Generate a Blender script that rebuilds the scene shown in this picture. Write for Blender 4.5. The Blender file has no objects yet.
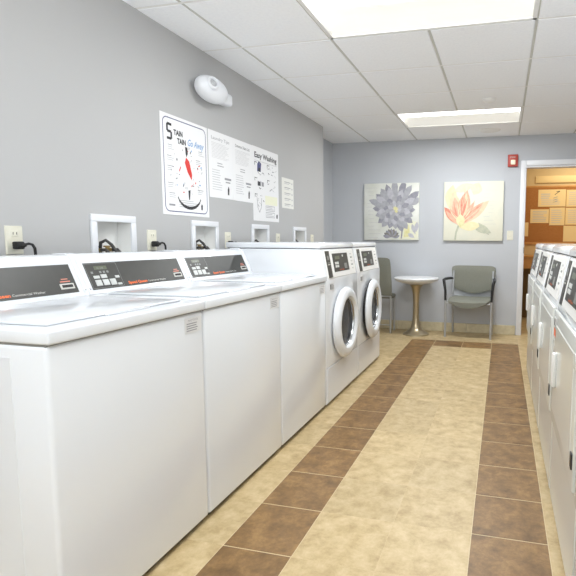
import bpy, bmesh, math, random
from mathutils import Vector, Matrix
random.seed(7)
PI = math.pi
C = bpy.context.scene.collection
V = Vector

# ---------------------------------------------------------------- materials
def srgb(r, g, b):
    f = lambda c: ((c/255)/12.92 if c/255 <= .04045 else ((c/255+.055)/1.055)**2.4)
    return (f(r), f(g), f(b), 1)
def mat(name, col, rough=.5, metal=0, spec=.5, coat=0, emit=None, es=0, noise=None, bump=0, bscale=80, alpha=1, trans=0):
    m = bpy.data.materials.new(name); m.use_nodes = True
    n = m.node_tree.nodes; l = m.node_tree.links; p = n['Principled BSDF']
    c = srgb(*col)
    p.inputs['Base Color'].default_value = c
    p.inputs['Roughness'].default_value = rough; p.inputs['Metallic'].default_value = metal
    p.inputs['Specular IOR Level'].default_value = spec; p.inputs['Coat Weight'].default_value = coat
    p.inputs['Transmission Weight'].default_value = trans
    if emit: p.inputs['Emission Color'].default_value = srgb(*emit); p.inputs['Emission Strength'].default_value = es
    if noise or bump:
        tc = n.new('ShaderNodeTexCoord')
    if noise:
        c2, sc, lo, hi = noise
        t = n.new('ShaderNodeTexNoise'); t.inputs['Scale'].default_value = sc; t.inputs['Detail'].default_value = 6
        r = n.new('ShaderNodeValToRGB'); r.color_ramp.elements[0].position = lo; r.color_ramp.elements[1].position = hi
        r.color_ramp.elements[0].color = c; r.color_ramp.elements[1].color = srgb(*c2)
        l.new(tc.outputs['Object'], t.inputs['Vector']); l.new(t.outputs['Fac'], r.inputs['Fac']); l.new(r.outputs['Color'], p.inputs['Base Color'])
    if bump:
        t2 = n.new('ShaderNodeTexNoise'); t2.inputs['Scale'].default_value = bscale; t2.inputs['Detail'].default_value = 4
        b = n.new('ShaderNodeBump'); b.inputs['Strength'].default_value = bump; b.inputs['Distance'].default_value = .002
        l.new(tc.outputs['Object'], t2.inputs['Vector']); l.new(t2.outputs['Fac'], b.inputs['Height']); l.new(b.outputs['Normal'], p.inputs['Normal'])
    return m

def tile_mat(name, a, b, c, rough):
    """mottled ceramic tile; per-tile random value shifts the pattern and the tone"""
    m = bpy.data.materials.new(name); m.use_nodes = True
    n = m.node_tree.nodes; l = m.node_tree.links; p = n['Principled BSDF']
    tc = n.new('ShaderNodeTexCoord'); at = n.new('ShaderNodeAttribute'); at.attribute_name = 'tone'
    add = n.new('ShaderNodeVectorMath'); add.operation = 'MULTIPLY_ADD'
    add.inputs[1].default_value = (37, 53, 11)
    l.new(at.outputs['Color'], add.inputs[0]); l.new(tc.outputs['Object'], add.inputs[2])
    t = n.new('ShaderNodeTexNoise'); t.inputs['Scale'].default_value = 13; t.inputs['Detail'].default_value = 10; t.inputs['Roughness'].default_value = .72
    t.inputs['Distortion'].default_value = .15
    l.new(add.outputs[0], t.inputs['Vector'])
    r = n.new('ShaderNodeValToRGB'); e = r.color_ramp.elements
    e[0].position = .31; e[0].color = srgb(*a); e[1].position = .7; e[1].color = srgb(*c); k = e.new(.5); k.color = srgb(*b)
    l.new(t.outputs['Fac'], r.inputs['Fac'])
    mr = n.new('ShaderNodeMapRange'); mr.inputs['To Min'].default_value = .95; mr.inputs['To Max'].default_value = 1.05
    l.new(at.outputs['Fac'], mr.inputs['Value'])
    mx = n.new('ShaderNodeVectorMath'); mx.operation = 'SCALE'
    l.new(r.outputs['Color'], mx.inputs[0]); l.new(mr.outputs[0], mx.inputs['Scale']); l.new(mx.outputs[0], p.inputs['Base Color'])
    p.inputs['Roughness'].default_value = rough
    bp = n.new('ShaderNodeBump'); bp.inputs['Strength'].default_value = .15; bp.inputs['Distance'].default_value = .002
    l.new(t.outputs['Fac'], bp.inputs['Height']); l.new(bp.outputs['Normal'], p.inputs['Normal'])
    return m

M = {}
M['wall'] = mat('painted wall grey', (180,180,180), .62, spec=.3, bump=.12, bscale=220)
M['wallb'] = mat('painted wall cool grey', (188,191,196), .6, spec=.3, bump=.12, bscale=220)
M['ceil'] = mat('ceiling tile', (248,250,253), .9, spec=.1, noise=((242,244,248), 60, .35, .75), bump=.25, bscale=300)
M['tbar'] = mat('shaded grid bar', (196,196,190), .5)  # grey puts the shade on the long bars into their colour
M['white'] = mat('white enamel', (224,227,231), .16, coat=.3)
M['greyw'] = mat('shaded white enamel', (216,218,214), .22, coat=.2)  # white enamel greyed so the dryer fronts carry their shade in colour
M['whitedull'] = mat('white plastic', (232,232,230), .42)
M['trimw'] = mat('white trim paint', (226,228,232), .4)
M['gap'] = mat('dark gap', (48,46,44), .8)
M['seam'] = mat('grey seam', (132,131,128), .7)
M['panel'] = mat('charcoal control panel', (50,50,46), .38, noise=((56,55,51), 30, .3, .8))
M['key'] = mat('light grey keys', (200,202,200), .4)
M['keyd'] = mat('grey keys', (132,134,132), .4)
M['lcd'] = mat('green grey display', (92,98,78), .3)
M['lensg'] = mat('lamp lens grey', (176,178,180), .2)
M['orange'] = mat('orange lettering', (242,112,52), .5)
M['red'] = mat('red print', (214,52,44), .55)
M['ltext'] = mat('pale lettering', (205,204,198), .5)
M['ink'] = mat('black print', (44,44,48), .6)
M['inkg'] = mat('grey print', (150,150,154), .6)
M['inkl'] = mat('light grey print', (190,190,192), .6)
M['blue'] = mat('blue print', (128,164,206), .6)
M['navy'] = mat('navy print', (70,72,120), .6)
M['yel'] = mat('pale yellow print', (232,232,208), .6)
M['paper'] = mat('white paper', (233,233,234), .55)
M['paperc'] = mat('cream paper', (226,226,220), .7)
M['stick'] = mat('pale sticker', (214,214,214), .5)
M['chrome'] = mat('satin chrome', (176,178,180), .25, metal=1)
M['steel'] = mat('drum steel', (120,122,126), .35, metal=.9, noise=((60,62,66), 40, .4, .6))
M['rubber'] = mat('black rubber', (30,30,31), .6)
M['glassd'] = mat('dark door glass', (62,64,68), .22, spec=.35)
M['cream'] = mat('cream plastic', (222,219,203), .4)
M['brass'] = mat('brass valve', (150,128,84), .35, metal=.9)
M['bluep'] = mat('blue valve handle', (52,70,120), .5)
M['hose'] = mat('dark hose', (58,56,54), .55)
M['gold'] = mat('champagne metal', (188,174,146), .3, metal=.85)
M['tabtop'] = mat('white table top', (220,221,222), .3)
M['fabric'] = mat('sage grey upholstery', (130,131,120), .8, noise=((118,119,109), 120, .3, .7))
M['frameg'] = mat('grey metal frame', (182,184,186), .35, metal=.5)
M['black'] = mat('black armrest', (34,35,37), .4)
M['alred'] = mat('alarm red', (176,66,54), .45)
M['lens'] = mat('pale strobe lens', (240,226,200), .2, emit=(240,225,200), es=.15)
M['grout'] = mat('pale grout', (214,196,160), .8)
M['cream_tile'] = tile_mat('cream floor tile', (162,138,98), (188,166,124), (206,186,148), .4)
M['brown_tile'] = tile_mat('brown floor tile', (96,70,40), (128,97,58), (160,126,80), .4)
M['base_tile'] = tile_mat('cream baseboard tile', (190,178,148), (206,194,162), (218,208,180), .4)
M['lamp'] = mat('troffer lens', (255,255,255), .5, emit=(252,253,252), es=5.2)
M['refl'] = mat('troffer reflector', (244,244,240), .5, emit=(255,253,246), es=.18)
M['tan'] = mat('tan wall', (206,182,136), .8)
M['cork'] = mat('cork', (158,104,52), .9, noise=((172,118,64), 90, .35, .7), bump=.5, bscale=200)
M['wood'] = mat('light wood', (202,150,84), .5, noise=((186,132,70), 14, .35, .7))
M['wood2'] = mat('brown wood', (166,112,54), .5)
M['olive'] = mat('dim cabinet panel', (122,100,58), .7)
M['note'] = mat('cream note paper', (232,206,150), .7)
M['canvasg'] = mat('canvas grey ground', (212,214,204), .8, noise=((226,227,222), 6, .35, .65))
M['canvasw'] = mat('canvas warm ground', (229,226,208), .8, noise=((222,222,206), 6, .35, .65))
def pm(n, c, c2): M[n] = mat('painted '+n, c, .8, noise=(c2, 25, .35, .7))
pm('petal grey', (160,161,168), (178,178,184)); pm('petal dark', (140,140,150), (160,160,168)); pm('petal light', (178,178,186), (194,194,200))
pm('ochre', (214,208,150), (226,222,178)); pm('umber', (120,116,112), (146,142,136)); pm('wash', (228,226,196), (220,222,206))
pm('coral', (228,168,146), (234,192,166)); pm('rust', (212,132,114), (224,158,136)); pm('peach', (236,200,170), (238,212,182))
pm('sand', (228,216,172), (234,224,186)); pm('sage', (176,180,162), (196,196,176)); pm('palepeach', (238,222,184), (236,228,200))

# ---------------------------------------------------------------- mesh builder
class MB:
    def __init__(s): s.bm = bmesh.new(); s.mats = []; s.mi = 0
    def use(s, m):
        if m not in s.mats: s.mats.append(m)
        s.mi = s.mats.index(m); return s
    def _fin(s, faces, mi=None):
        for f in faces: f.material_index = s.mi if mi is None else mi; f.smooth = True
    def box(s, x0, x1, y0, y1, z0, z1, b=0, seg=2):
        bm = s.bm; before = set(bm.faces)
        r = bmesh.ops.create_cube(bm, size=1)
        for v in r['verts']:
            v.co = V((x0+(v.co.x+.5)*(x1-x0), y0+(v.co.y+.5)*(y1-y0), z0+(v.co.z+.5)*(z1-z0)))
        if b:
            es = {e for v in r['verts'] for e in v.link_edges}
            bmesh.ops.bevel(bm, geom=list(es), offset=b, segments=seg, profile=.5, affect='EDGES')
        s._fin([f for f in bm.faces if f not in before]); return s
    def poly(s, pts, mi=None):
        vs = [s.bm.verts.new(p) for p in pts]; f = s.bm.faces.new(vs); s._fin([f], mi); return f
    def prism(s, prof, y0, y1, b=0):
        """profile [(x,z)] extruded along y"""
        bm = s.bm; before = set(bm.faces)
        a = [bm.verts.new((x, y0, z)) for x, z in prof]; c = [bm.verts.new((x, y1, z)) for x, z in prof]
        n = len(prof); bm.faces.new(a); bm.faces.new(c[::-1])
        for i in range(n): bm.faces.new((a[i], c[i], c[(i+1) % n], a[(i+1) % n]))
        if b: 
            es = {e for v in a+c for e in v.link_edges}
            bmesh.ops.bevel(bm, geom=list(es), offset=b, segments=2, profile=.5, affect='EDGES')
        fs = [f for f in bm.faces if f not in before]
        bmesh.ops.recalc_face_normals(bm, faces=fs); s._fin(fs); return s
    def lathe(s, prof, o, ax='Z', n=32, sc=(1, 1)):
        """prof [(r,h)] around an axis through o"""
        bm = s.bm; o = V(o)
        U, W, A = {'Z': (V((1,0,0)), V((0,1,0)), V((0,0,1))), 'X': (V((0,1,0)), V((0,0,1)), V((1,0,0))), 'Y': (V((1,0,0)), V((0,0,1)), V((0,-1,0)))}[ax] if isinstance(ax, str) else ax
        rings = []; before = set(bm.faces)
        for r, h in prof:
            if r < 1e-6: rings.append([bm.verts.new(o+A*h)])
            else: rings.append([bm.verts.new(o+A*h+(U*math.cos(2*PI*k/n)*sc[0]+W*math.sin(2*PI*k/n)*sc[1])*r) for k in range(n)])
        for a, c in zip(rings, rings[1:]):
            for k in range(n):
                k2 = (k+1) % n
                if len(a) == 1 and len(c) == 1: continue
                if len(a) == 1: bm.faces.new((a[0], c[k], c[k2]))
                elif len(c) == 1: bm.faces.new((a[k], a[k2], c[0]))
                else: bm.faces.new((a[k], a[k2], c[k2], c[k]))
        fs = [f for f in bm.faces if f not in before]
        bmesh.ops.recalc_face_normals(bm, faces=fs); s._fin(fs); return s
    def tube(s, pts, r, n=10, cap=True):
        bm = s.bm; pts = [V(p) for p in pts]; rings = []; before = set(bm.faces); up = None
        for i, p in enumerate(pts):
            d = ((pts[min(i+1, len(pts)-1)]-p).normalized() + (p-pts[max(i-1, 0)]).normalized()).normalized()
            if up is None: up = d.orthogonal().normalized()
            up = (up-d*up.dot(d)).normalized(); w = d.cross(up)
            rr = r[i] if isinstance(r, (list, tuple)) else r
            rings.append([bm.verts.new(p+(up*math.cos(2*PI*k/n)+w*math.sin(2*PI*k/n))*rr) for k in range(n)])
        for a, c in zip(rings, rings[1:]):
            for k in range(n): bm.faces.new((a[k], a[(k+1) % n], c[(k+1) % n], c[k]))
        if cap: bm.faces.new(rings[0][::-1]); bm.faces.new(rings[-1])
        fs = [f for f in bm.faces if f not in before]
        bmesh.ops.recalc_face_normals(bm, faces=fs); s._fin(fs); return s
    def build(s, name, m=None, parent=None, ang=35, loc=None):
        if m is not None and not s.mats: s.mats = [m]
        me = bpy.data.meshes.new(name); 
        if loc is not None:
            bmesh.ops.translate(s.bm, verts=s.bm.verts, vec=-V(loc))
        s.bm.to_mesh(me); s.bm.free()
        for x in s.mats: me.materials.append(x)
        me.set_sharp_from_angle(angle=math.radians(ang))
        o = bpy.data.objects.new(name, me); C.objects.link(o)
        if loc is not None: o.location = loc
        if parent: o.parent = parent
        return o

class Fr:
    """a flat frame: a point at origin + u*a + v*b + n*h"""
    def __init__(s, o, u, v): s.o = V(o); s.u = V(u).normalized(); s.v = V(v).normalized(); s.n = s.u.cross(s.v)
    def p(s, a, b, h=0): return s.o+s.u*a+s.v*b+s.n*h
    def rect(s, mb, m, a0, a1, b0, b1, h=.0006): mb.use(m); mb.poly([s.p(a0, b0, h), s.p(a1, b0, h), s.p(a1, b1, h), s.p(a0, b1, h)])
    def slab(s, mb, m, a0, a1, b0, b1, h0, h1, ch=.001):
        mb.use(m); c = ch
        lo = [s.p(a0, b0, h0), s.p(a1, b0, h0), s.p(a1, b1, h0), s.p(a0, b1, h0)]
        hi = [s.p(a0+c, b0+c, h1), s.p(a1-c, b0+c, h1), s.p(a1-c, b1-c, h1), s.p(a0+c, b1-c, h1)]
        mb.poly(hi); mb.poly(lo[::-1])
        for i in range(4): j = (i+1) % 4; mb.poly([lo[i], lo[j], hi[j], hi[i]])
    def pol(s, mb, m, pts, h=.0006): mb.use(m); mb.poly([s.p(a, b, h) for a, b in pts])
    def line(s, mb, m, pts, w, h=.0008):
        for (a, b), (c, d) in zip(pts, pts[1:]):
            L = math.hypot(c-a, d-b) or 1; nx, ny = -(d-b)/L*w/2, (c-a)/L*w/2
            s.pol(mb, m, [(a-nx, b-ny), (c-nx, d-ny), (c+nx, d+ny), (a+nx, b+ny)], h)
    def text(s, mb, m, txt, a, b, w=None, size=.02, h=.0008, shear=0, bold=0, hs=1):
        cu = bpy.data.curves.new('t', 'FONT'); cu.body = txt; cu.size = size; cu.shear = shear; cu.offset = bold; cu.resolution_u = 2
        ob = bpy.data.objects.new('t', cu); C.objects.link(ob)
        me = bpy.data.meshes.new_from_object(ob.evaluated_get(bpy.context.evaluated_depsgraph_get()))
        bpy.data.objects.remove(ob)
        xs = [v.co.x for v in me.vertices]; x0, x1 = min(xs), max(xs); k = (w/(x1-x0)) if w else 1
        mb.use(m); vs = [mb.bm.verts.new(s.p(a+(v.co.x-x0)*k, b+v.co.y*(hs if w is None else hs), h)) for v in me.vertices]
        for pf in me.polygons:
            try: f = mb.bm.faces.new([vs[i] for i in pf.vertices]); f.material_index = mb.mi
            except ValueError: pass
        bpy.data.meshes.remove(me)

def tag(o, label=None, cat=None, group=None, kind=None):
    if label: o['label'] = label
    if cat: o['category'] = cat
    if group: o['group'] = group
    if kind: o['kind'] = kind
    return o
def empty(name, loc=(0,0,0), rz=0):
    o = bpy.data.objects.new(name, None); C.objects.link(o); o.location = loc; o.rotation_euler = (0,0,rz); o.empty_display_size = .1; return o
def copy_tree(o, parent=None):
    c = o.copy(); C.objects.link(c)
    if parent: c.parent = parent
    for ch in list(o.children): copy_tree(ch, c)
    return c
def struct(mb, name, m=None, parent=None): return tag(mb.build(name, m, parent), kind='structure')

# ---------------------------------------------------------------- room dimensions
XL, XR, XREC = -.818, 2.45, -1.035     # washing-machine wall, opposite wall, recess wall
YB, YF, YREC, H = 5.08, -3.2, 4.17, 2.384
DX0, DX1, DZ = 1.388, 2.30, 2.03       # doorway
YR = 6.6                               # far wall of the next room

# floor --------------------------------------------------------------------
def make_floor():
    bm = bmesh.new(); col = bm.loops.layers.float_color.new('tone')
    def quad(x0, x1, y0, y1, z, mi, t):
        vs = [bm.verts.new(p) for p in ((x0,y0,z),(x1,y0,z),(x1,y1,z),(x0,y1,z))]
        f = bm.faces.new(vs); f.material_index = mi
        for lp in f.loops: lp[col] = (t, t, t, 1)
    quad(XREC-.1, 3.2, YF-.1, YR+.1, -.0008, 0, 0)
    T = .305; g = .0035; y0s = .548
    xs = [(-1.68+.305*k, -1.68+.305*(k+1)) for k in range(5)]
    xs = [(-1.075,-.77),(-.77,-.465),(-.465,-.16),(-.16,.145)] 
    brown = [(.145,.425),(1.053,1.343)]
    mid = [(.425,.739),(.739,1.053)]
    rt = [(1.343,1.648),(1.648,1.953),(1.953,2.258),(2.258,2.563),(2.563,2.868),(2.868,3.2)]
    ks = range(-13, 21)
    for k in ks:
        a, b = y0s+T*k, y0s+T*(k+1)
        for x0, x1 in xs+mid+rt+brown:
            isb = (x0, x1) in brown and k <= 12
            gg = g if isb else .0004
            if k == 12 and .14 < x0 < 1.3: isb = True; gg = g
            quad(x0+gg*.6, x1-gg*.6, a+gg*.6, b-gg*.6, 0, 2 if isb else 1, random.random())
    me = bpy.data.meshes.new('floor'); bm.to_mesh(me); bm.free()
    for m in ('grout', 'cream_tile', 'brown_tile'): me.materials.append(M[m])
    o = bpy.data.objects.new('floor', me); C.objects.link(o); tag(o, kind='structure')
make_floor()

# ceiling ------------------------------------------------------------------
GX, GY, GT = .07, 1.975, .61
lights = [(GX, GY-GT), (GX, GY+3*GT)]
def make_ceiling():
    mb = MB(); mb.use(M['ceil'])
    g = .008; cells = []
    for i in range(-2, 5):
        for j in range(-9, 6):
            x0, x1, y0, y1 = GX+GT*i, GX+GT*(i+1), GY+GT*j, GY+GT*(j+1)
            if any(lx-.01 < x0 < lx+1.2 and ly-.01 < y0 < ly+.6 for lx, ly in lights): continue
            cx0, cx1, cy0, cy1 = max(x0, XREC), min(x1, XR), max(y0, YF), min(y1, YB)
            if cx1-cx0 < .02 or cy1-cy0 < .02: continue
            a0 = cx0+(g if cx0 == x0 else 0); a1 = cx1-(g if cx1 == x1 else 0)
            b0 = cy0+(g if cy0 == y0 else 0); b1 = cy1-(g if cy1 == y1 else 0)
            c = .005; z = H; zt = H+.004
            lo = [V((a0+c,b0+c,z)), V((a1-c,b0+c,z)), V((a1-c,b1-c,z)), V((a0+c,b1-c,z))]
            hi = [V((a0,b0,zt)), V((a1,b0,zt)), V((a1,b1,zt)), V((a0,b1,zt))]
            mb.poly(lo[::-1])
            for q in range(4): r = (q+1) % 4; mb.poly([lo[q], lo[r], hi[r], hi[q]])
    struct(mb, 'ceiling')
    gb = MB(); gb.use(M['tbar']); z = H+.0025
    for i in range(-2, 6):
        x = GX+GT*i
        if XREC < x < XR:
            segs = [(YF, YB)]
            if i == 1: segs = [(YF, lights[0][1]), (lights[0][1]+GT, lights[1][1]), (lights[1][1]+GT, YB)]
            for a, b in segs: gb.box(x-g, x+g, a, b, z, z+.02)
    gw = MB(); gw.use(M['whitedull'])
    for j in range(-9, 6):
        y = GY+GT*j
        if YF < y < YB: gw.box(XREC, XR, y-.0078, y+.0078, z-.0006, z+.018)
    struct(gb, 'ceiling_trim_long_bars'); struct(gw, 'ceiling_trim_cross_bars')
    cap = MB(); cap.use(M['ceil']); cap.box(XREC-.1, XR+.1, YF-.1, YB+.02, H+.1, H+.16); struct(cap, 'ceiling_slab')
make_ceiling()

def make_troffer(x, y, lab):
    t = tag(empty('ceiling_light', (x, y, H)), lab, 'ceiling light', 'recessed ceiling lights')
    w, d = 2*GT, GT
    f = MB(); f.use(M['whitedull'])
    for a in ((0, .025, 0, d), (w-.025, w, 0, d), (0, w, 0, .02), (0, w, d-.025, d)): f.box(*a, -.002, .02, .002, 1)
    f.build('frame', None, t)
    r = MB(); r.use(M['refl'])
    prof = [(.33+.255*k/8, .055-.05*(1-math.cos(PI*k/16))) for k in range(9)]
    for (a, za), (b, zb) in zip(prof, prof[1:]):
        r.poly([V((.02, a, za)), V((.02, b, zb)), V((w-.02, b, zb)), V((w-.02, a, za))])
    r.poly([V((.022,.015,.08)), V((.022,d-.015,.08)), V((.022,d-.015,.0)), V((.022,.015,0))])
    r.poly([V((w-.022,.015,.08)), V((w-.022,d-.015,.08)), V((w-.022,d-.015,.0)), V((w-.022,.015,0))])
    r.build('reflector', None, t)
    e = MB(); e.use(M['lamp'])
    pr = [(.018+.32*k/10, .05-.035*math.sin(PI*k/10)) for k in range(11)]
    for (a, za), (b, zb) in zip(pr, pr[1:]):
        e.poly([V((.023, a, za)), V((.023, b, zb)), V((w-.023, b, zb)), V((w-.023, a, za))])
    e.build('diffuser', None, t)
make_troffer(lights[0][0], lights[0][1], 'larger recessed fluorescent ceiling light above the aisle, cut by the picture top edge')
make_troffer(lights[1][0], lights[1][1], 'bright recessed fluorescent ceiling light close to the wall with the flower paintings')

# walls ---------------------------------------------------------------------
BOXY = [(.984,1.283), (1.775,2.078), (2.548,2.845), (3.345,3.655)]
BZ0, BZ1 = 1.045, 1.272
def make_walls():
    mb = MB(); mb.use(M['wall'])
    ys = [YF]+[v for b in BOXY for v in (b[0]+.035, b[1]-.035)]+[YREC]; zs = [0, BZ0+.035, BZ1-.035, H+.09]
    for i in range(len(ys)-1):
        for j in range(3):
            if i % 2 == 1 and j == 1: continue
            mb.poly([V((XL,ys[i],zs[j])), V((XL,ys[i+1],zs[j])), V((XL,ys[i+1],zs[j+1])), V((XL,ys[i],zs[j+1]))])
    mb.poly([V((XL,YREC,0)), V((XREC-.1,YREC,0)), V((XREC-.1,YREC,H+.09)), V((XL,YREC,H+.09))])
    struct(mb, 'wall_left')
    m2 = MB(); m2.use(M['wallb']); m2.box(XREC-.1, XREC, YREC-.0, YB, 0, H+.09); struct(m2, 'wall_recess')
    m3 = MB(); m3.use(M['wallb'])
    m3.box(XREC-.1, DX0, YB, YB+.12, 0, H+.09); m3.box(DX1, XR, YB, YB+.12, 0, H+.09); m3.box(DX0, DX1, YB, YB+.12, DZ, H+.09)
    struct(m3, 'wall_back')
    m4 = MB(); m4.use(M['wall']); m4.box(XR, XR+.1, YF, YB+.12, 0, H+.09); struct(m4, 'wall_right')
    m5 = MB(); m5.use(M['wall']); m5.box(XREC-.1, XR+.1, YF-.1, YF, 0, H+.09); struct(m5, 'wall_front')
    # tile baseboards
    def base(name, x0, x1, y0, y1):
        b = MB(); b.use(M['base_tile']); n = max(1, round(max(x1-x0, y1-y0)/.305))
        for k in range(n):
            if x1-x0 > y1-y0: b.box(x0+(x1-x0)*k/n+.001, x0+(x1-x0)*(k+1)/n-.001, y0, y1, 0, .115, .003, 1)
            else: b.box(x0, x1, y0+(y1-y0)*k/n+.001, y0+(y1-y0)*(k+1)/n-.001, 0, .115, .003, 1)
        struct(b, name)
    base('baseboard_back', XREC, DX0-.07, YB-.012, YB); base('baseboard_recess', XREC, XREC+.012, YREC, YB-.012)
    base('baseboard_left', XL, XL+.012, YF, YREC); base('baseboard_right', XR-.012, XR, YF, YB)
make_walls()

# door opening with casing and jamb
def make_doorway():
    d = empty('door_1', (DX0, YB, 0)); tag(d, kind='structure')
    cw = .062
    c = MB(); c.use(M['trimw'])
    c.box(-cw, 0.0, -.018, 0, 0, DZ+cw, .004); c.box(DX1-DX0, DX1-DX0+cw, -.018, 0, 0, DZ+cw, .004)
    c.box(0, DX1-DX0, -.018, 0, DZ, DZ+cw, .004)
    tag(c.build('door_casing', None, d), kind='structure')
    j = MB(); j.use(M['trimw']); w = DX1-DX0
    j.box(0, .004, 0, .12, 0, DZ); j.box(w-.02, w, 0, .13, 0, DZ); j.box(.004, w-.02, 0, .13, DZ-.02, DZ)
    j.box(w-.032, w-.02, .05, .085, 0, DZ-.02)
    tag(j.build('door_jamb', None, d), kind='structure')
    h = MB(); h.use(M['gap']); h.box(-.004, .0005, -.0055, .0, 1.0, 1.07); 
    h.bm.verts.ensure_lookup_table()
    for v in h.bm.verts: v.co.y -= .014
    tag(h.build('strike_plate', None, d), kind='structure')
make_doorway()

# next room -------------------------------------------------------------------
def next_room():
    a = MB(); a.use(M['tan']); a.box(.9, 3.3, YR, YR+.1, 0, 2.6); struct(a, 'wall_far_room_back')
    b = MB(); b.use(M['tan']); b.box(1.20, 1.30, YB+.12, YR, 0, 2.6); struct(b, 'wall_far_room_left')
    c = MB(); c.use(M['tan']); c.box(3.2, 3.3, YB+.12, YR, 0, 2.6); c.box(XR, 3.3, YB+.0, YB+.12, 0, 2.6); struct(c, 'wall_far_room_right')
    d = MB(); d.use(M['tan']); d.box(.9, 3.3, YB+.12, YR+.1, 2.5, 2.6); struct(d, 'ceiling_far_room')
    t = tag(empty('cork_board', (1.455, YR, 1.13)), 'brown cork notice board covered with cream papers seen through the doorway', 'notice board')
    k = MB(); k.use(M['cork']); k.box(-.10, 1.3, -.015, 0, 0, .80); k.build('cork_panel', None, t)
    f = MB(); f.use(M['wood'])
    f.box(-.12, 1.33, -.0155, 0, -.035, .0, .003); f.box(-.12, 1.33, -.0155, 0, .80, .825, .003); f.box(1.3, 1.33, -.0155, 0, 0, .8, .003)
    f.build('board_frame', None, t)
    papers = [(1.631,2.016,1.650,1.898,'cream notice with an arrow sketch pinned in the top row beside the bare cork'),
              (2.024,2.30,1.646,1.890,'cream sheet pinned at the end of the top row of the cork board'),
              (1.528,1.790,1.410,1.612,'small cream notice pinned below and left of the arrow notice'.replace('left of','beside')),
              (1.797,2.012,1.378,1.636,'plain cream sheet in the middle row of the cork board'),
              (2.020,2.30,1.386,1.632,'cream lined sheet at the doorway side end of the middle row'),
              (1.395,1.505,1.215,1.420,'narrow cream slip pinned low at the casing side of the cork board'),
              (2.000,2.40,1.14,1.372,'wide blank cream sheet lowest on the cork board')]
    for i, (x0, x1, z0, z1, lab) in enumerate(papers):
        mb = MB(); F = Fr((0, 0, 0), (1,0,0), (0,0,1)); w, h = x1-x0, z1-z0
        F.slab(mb, M['note'], 0, w, 0, h, -.002, .001, .0005)
        rr = random.Random(i)
        if i < 5:
            n = 7
            for q in range(n):
                y = h*(.85-.7*q/(n-1))
                if i == 0 and q in (1,2,3):
                    F.rect(mb, M['inkl'], w*.1, w*rr.uniform(.35,.45), y-.006, y+.006, .0015)
                elif i == 0 and q == 0: F.line(mb, M['ink'], [(w*.6,h*.7),(w*.78,h*.9),(w*.66,h*.88)], .008, .0015)
                else: F.rect(mb, M['inkl'], w*.12, w*rr.uniform(.7,.9), y-.004, y+.004, .0015)
            if i == 0:
                for q in range(3): F.line(mb, M['inkg'], [(w*.55,h*(.25+.12*q)),(w*.7,h*(.33+.12*q))], .008, .0016)
        o = mb.build('paper_notice'); o.location = (x0, YR-.0175, z0); tag(o, lab, 'paper', 'papers on the cork board')
    s = MB(); s.use(M['note']); s.box(1.585, 2.35, YR-.02, YR, 1.995, 2.095, .004)
    tag(s.build('pale_header_strip'), 'long pale strip fixed to the tan wall above the cork board', 'wall strip')
    # desk with wooden top
    t = tag(empty('wooden_counter', (1.36, YR-.012, 0)), 'light wooden counter under the cork board in the next room', 'counter')
    q = MB(); q.use(M['wood']); q.box(0, 1.5, -.34, -.004, .905, .935, .006); q.build('counter_top', None, t)
    q = MB(); q.use(M['wood']); q.box(.0, 1.5, -.33, -.31, .752, .9045); q.build('apron', None, t)
    q = MB(); q.use(M['wood2']); q.box(.04, .08, -.30, -.04, 0, .9045); q.build('side_panel', None, t)
    q = MB(); q.use(M['wood2']); q.box(1.42, 1.46, -.30, -.04, 0, .9045); q.build('side_panel', None, t)
    q = MB(); q.use(M['olive']); q.box(.08, 1.42, -.08, -.05, .0, .9045); q.build('back_panel', None, t)
    q = MB(); F = Fr((1.30, YR-.35, 1.17), (0,-1,0), (0,0,1))
    # light switch on the side wall
    F.slab(q, M['cream'], 0, .07, 0, .115, 0, .005, .002); F.slab(q, M['cream'], .03, .04, .045, .07, .005, .014, .002)
    tag(q.build('light_switch'), 'cream light switch on the tan side wall of the next room', 'switch')
next_room()

# ---------------------------------------------------------------- top-loading washer
W = .684
def grey_lines(mb, F, a0, a1, b0, b1, n, m, h=.001, seed=1, lw=.45):
    r = random.Random(seed); dy = (b1-b0)/n
    for i in range(n):
        e = a0+(a1-a0)*r.uniform(.72, 1)
        F.rect(mb, m, a0, e, b1-dy*(i+.5)-dy*lw/2, b1-dy*(i+.5)+dy*lw/2, h)

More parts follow.
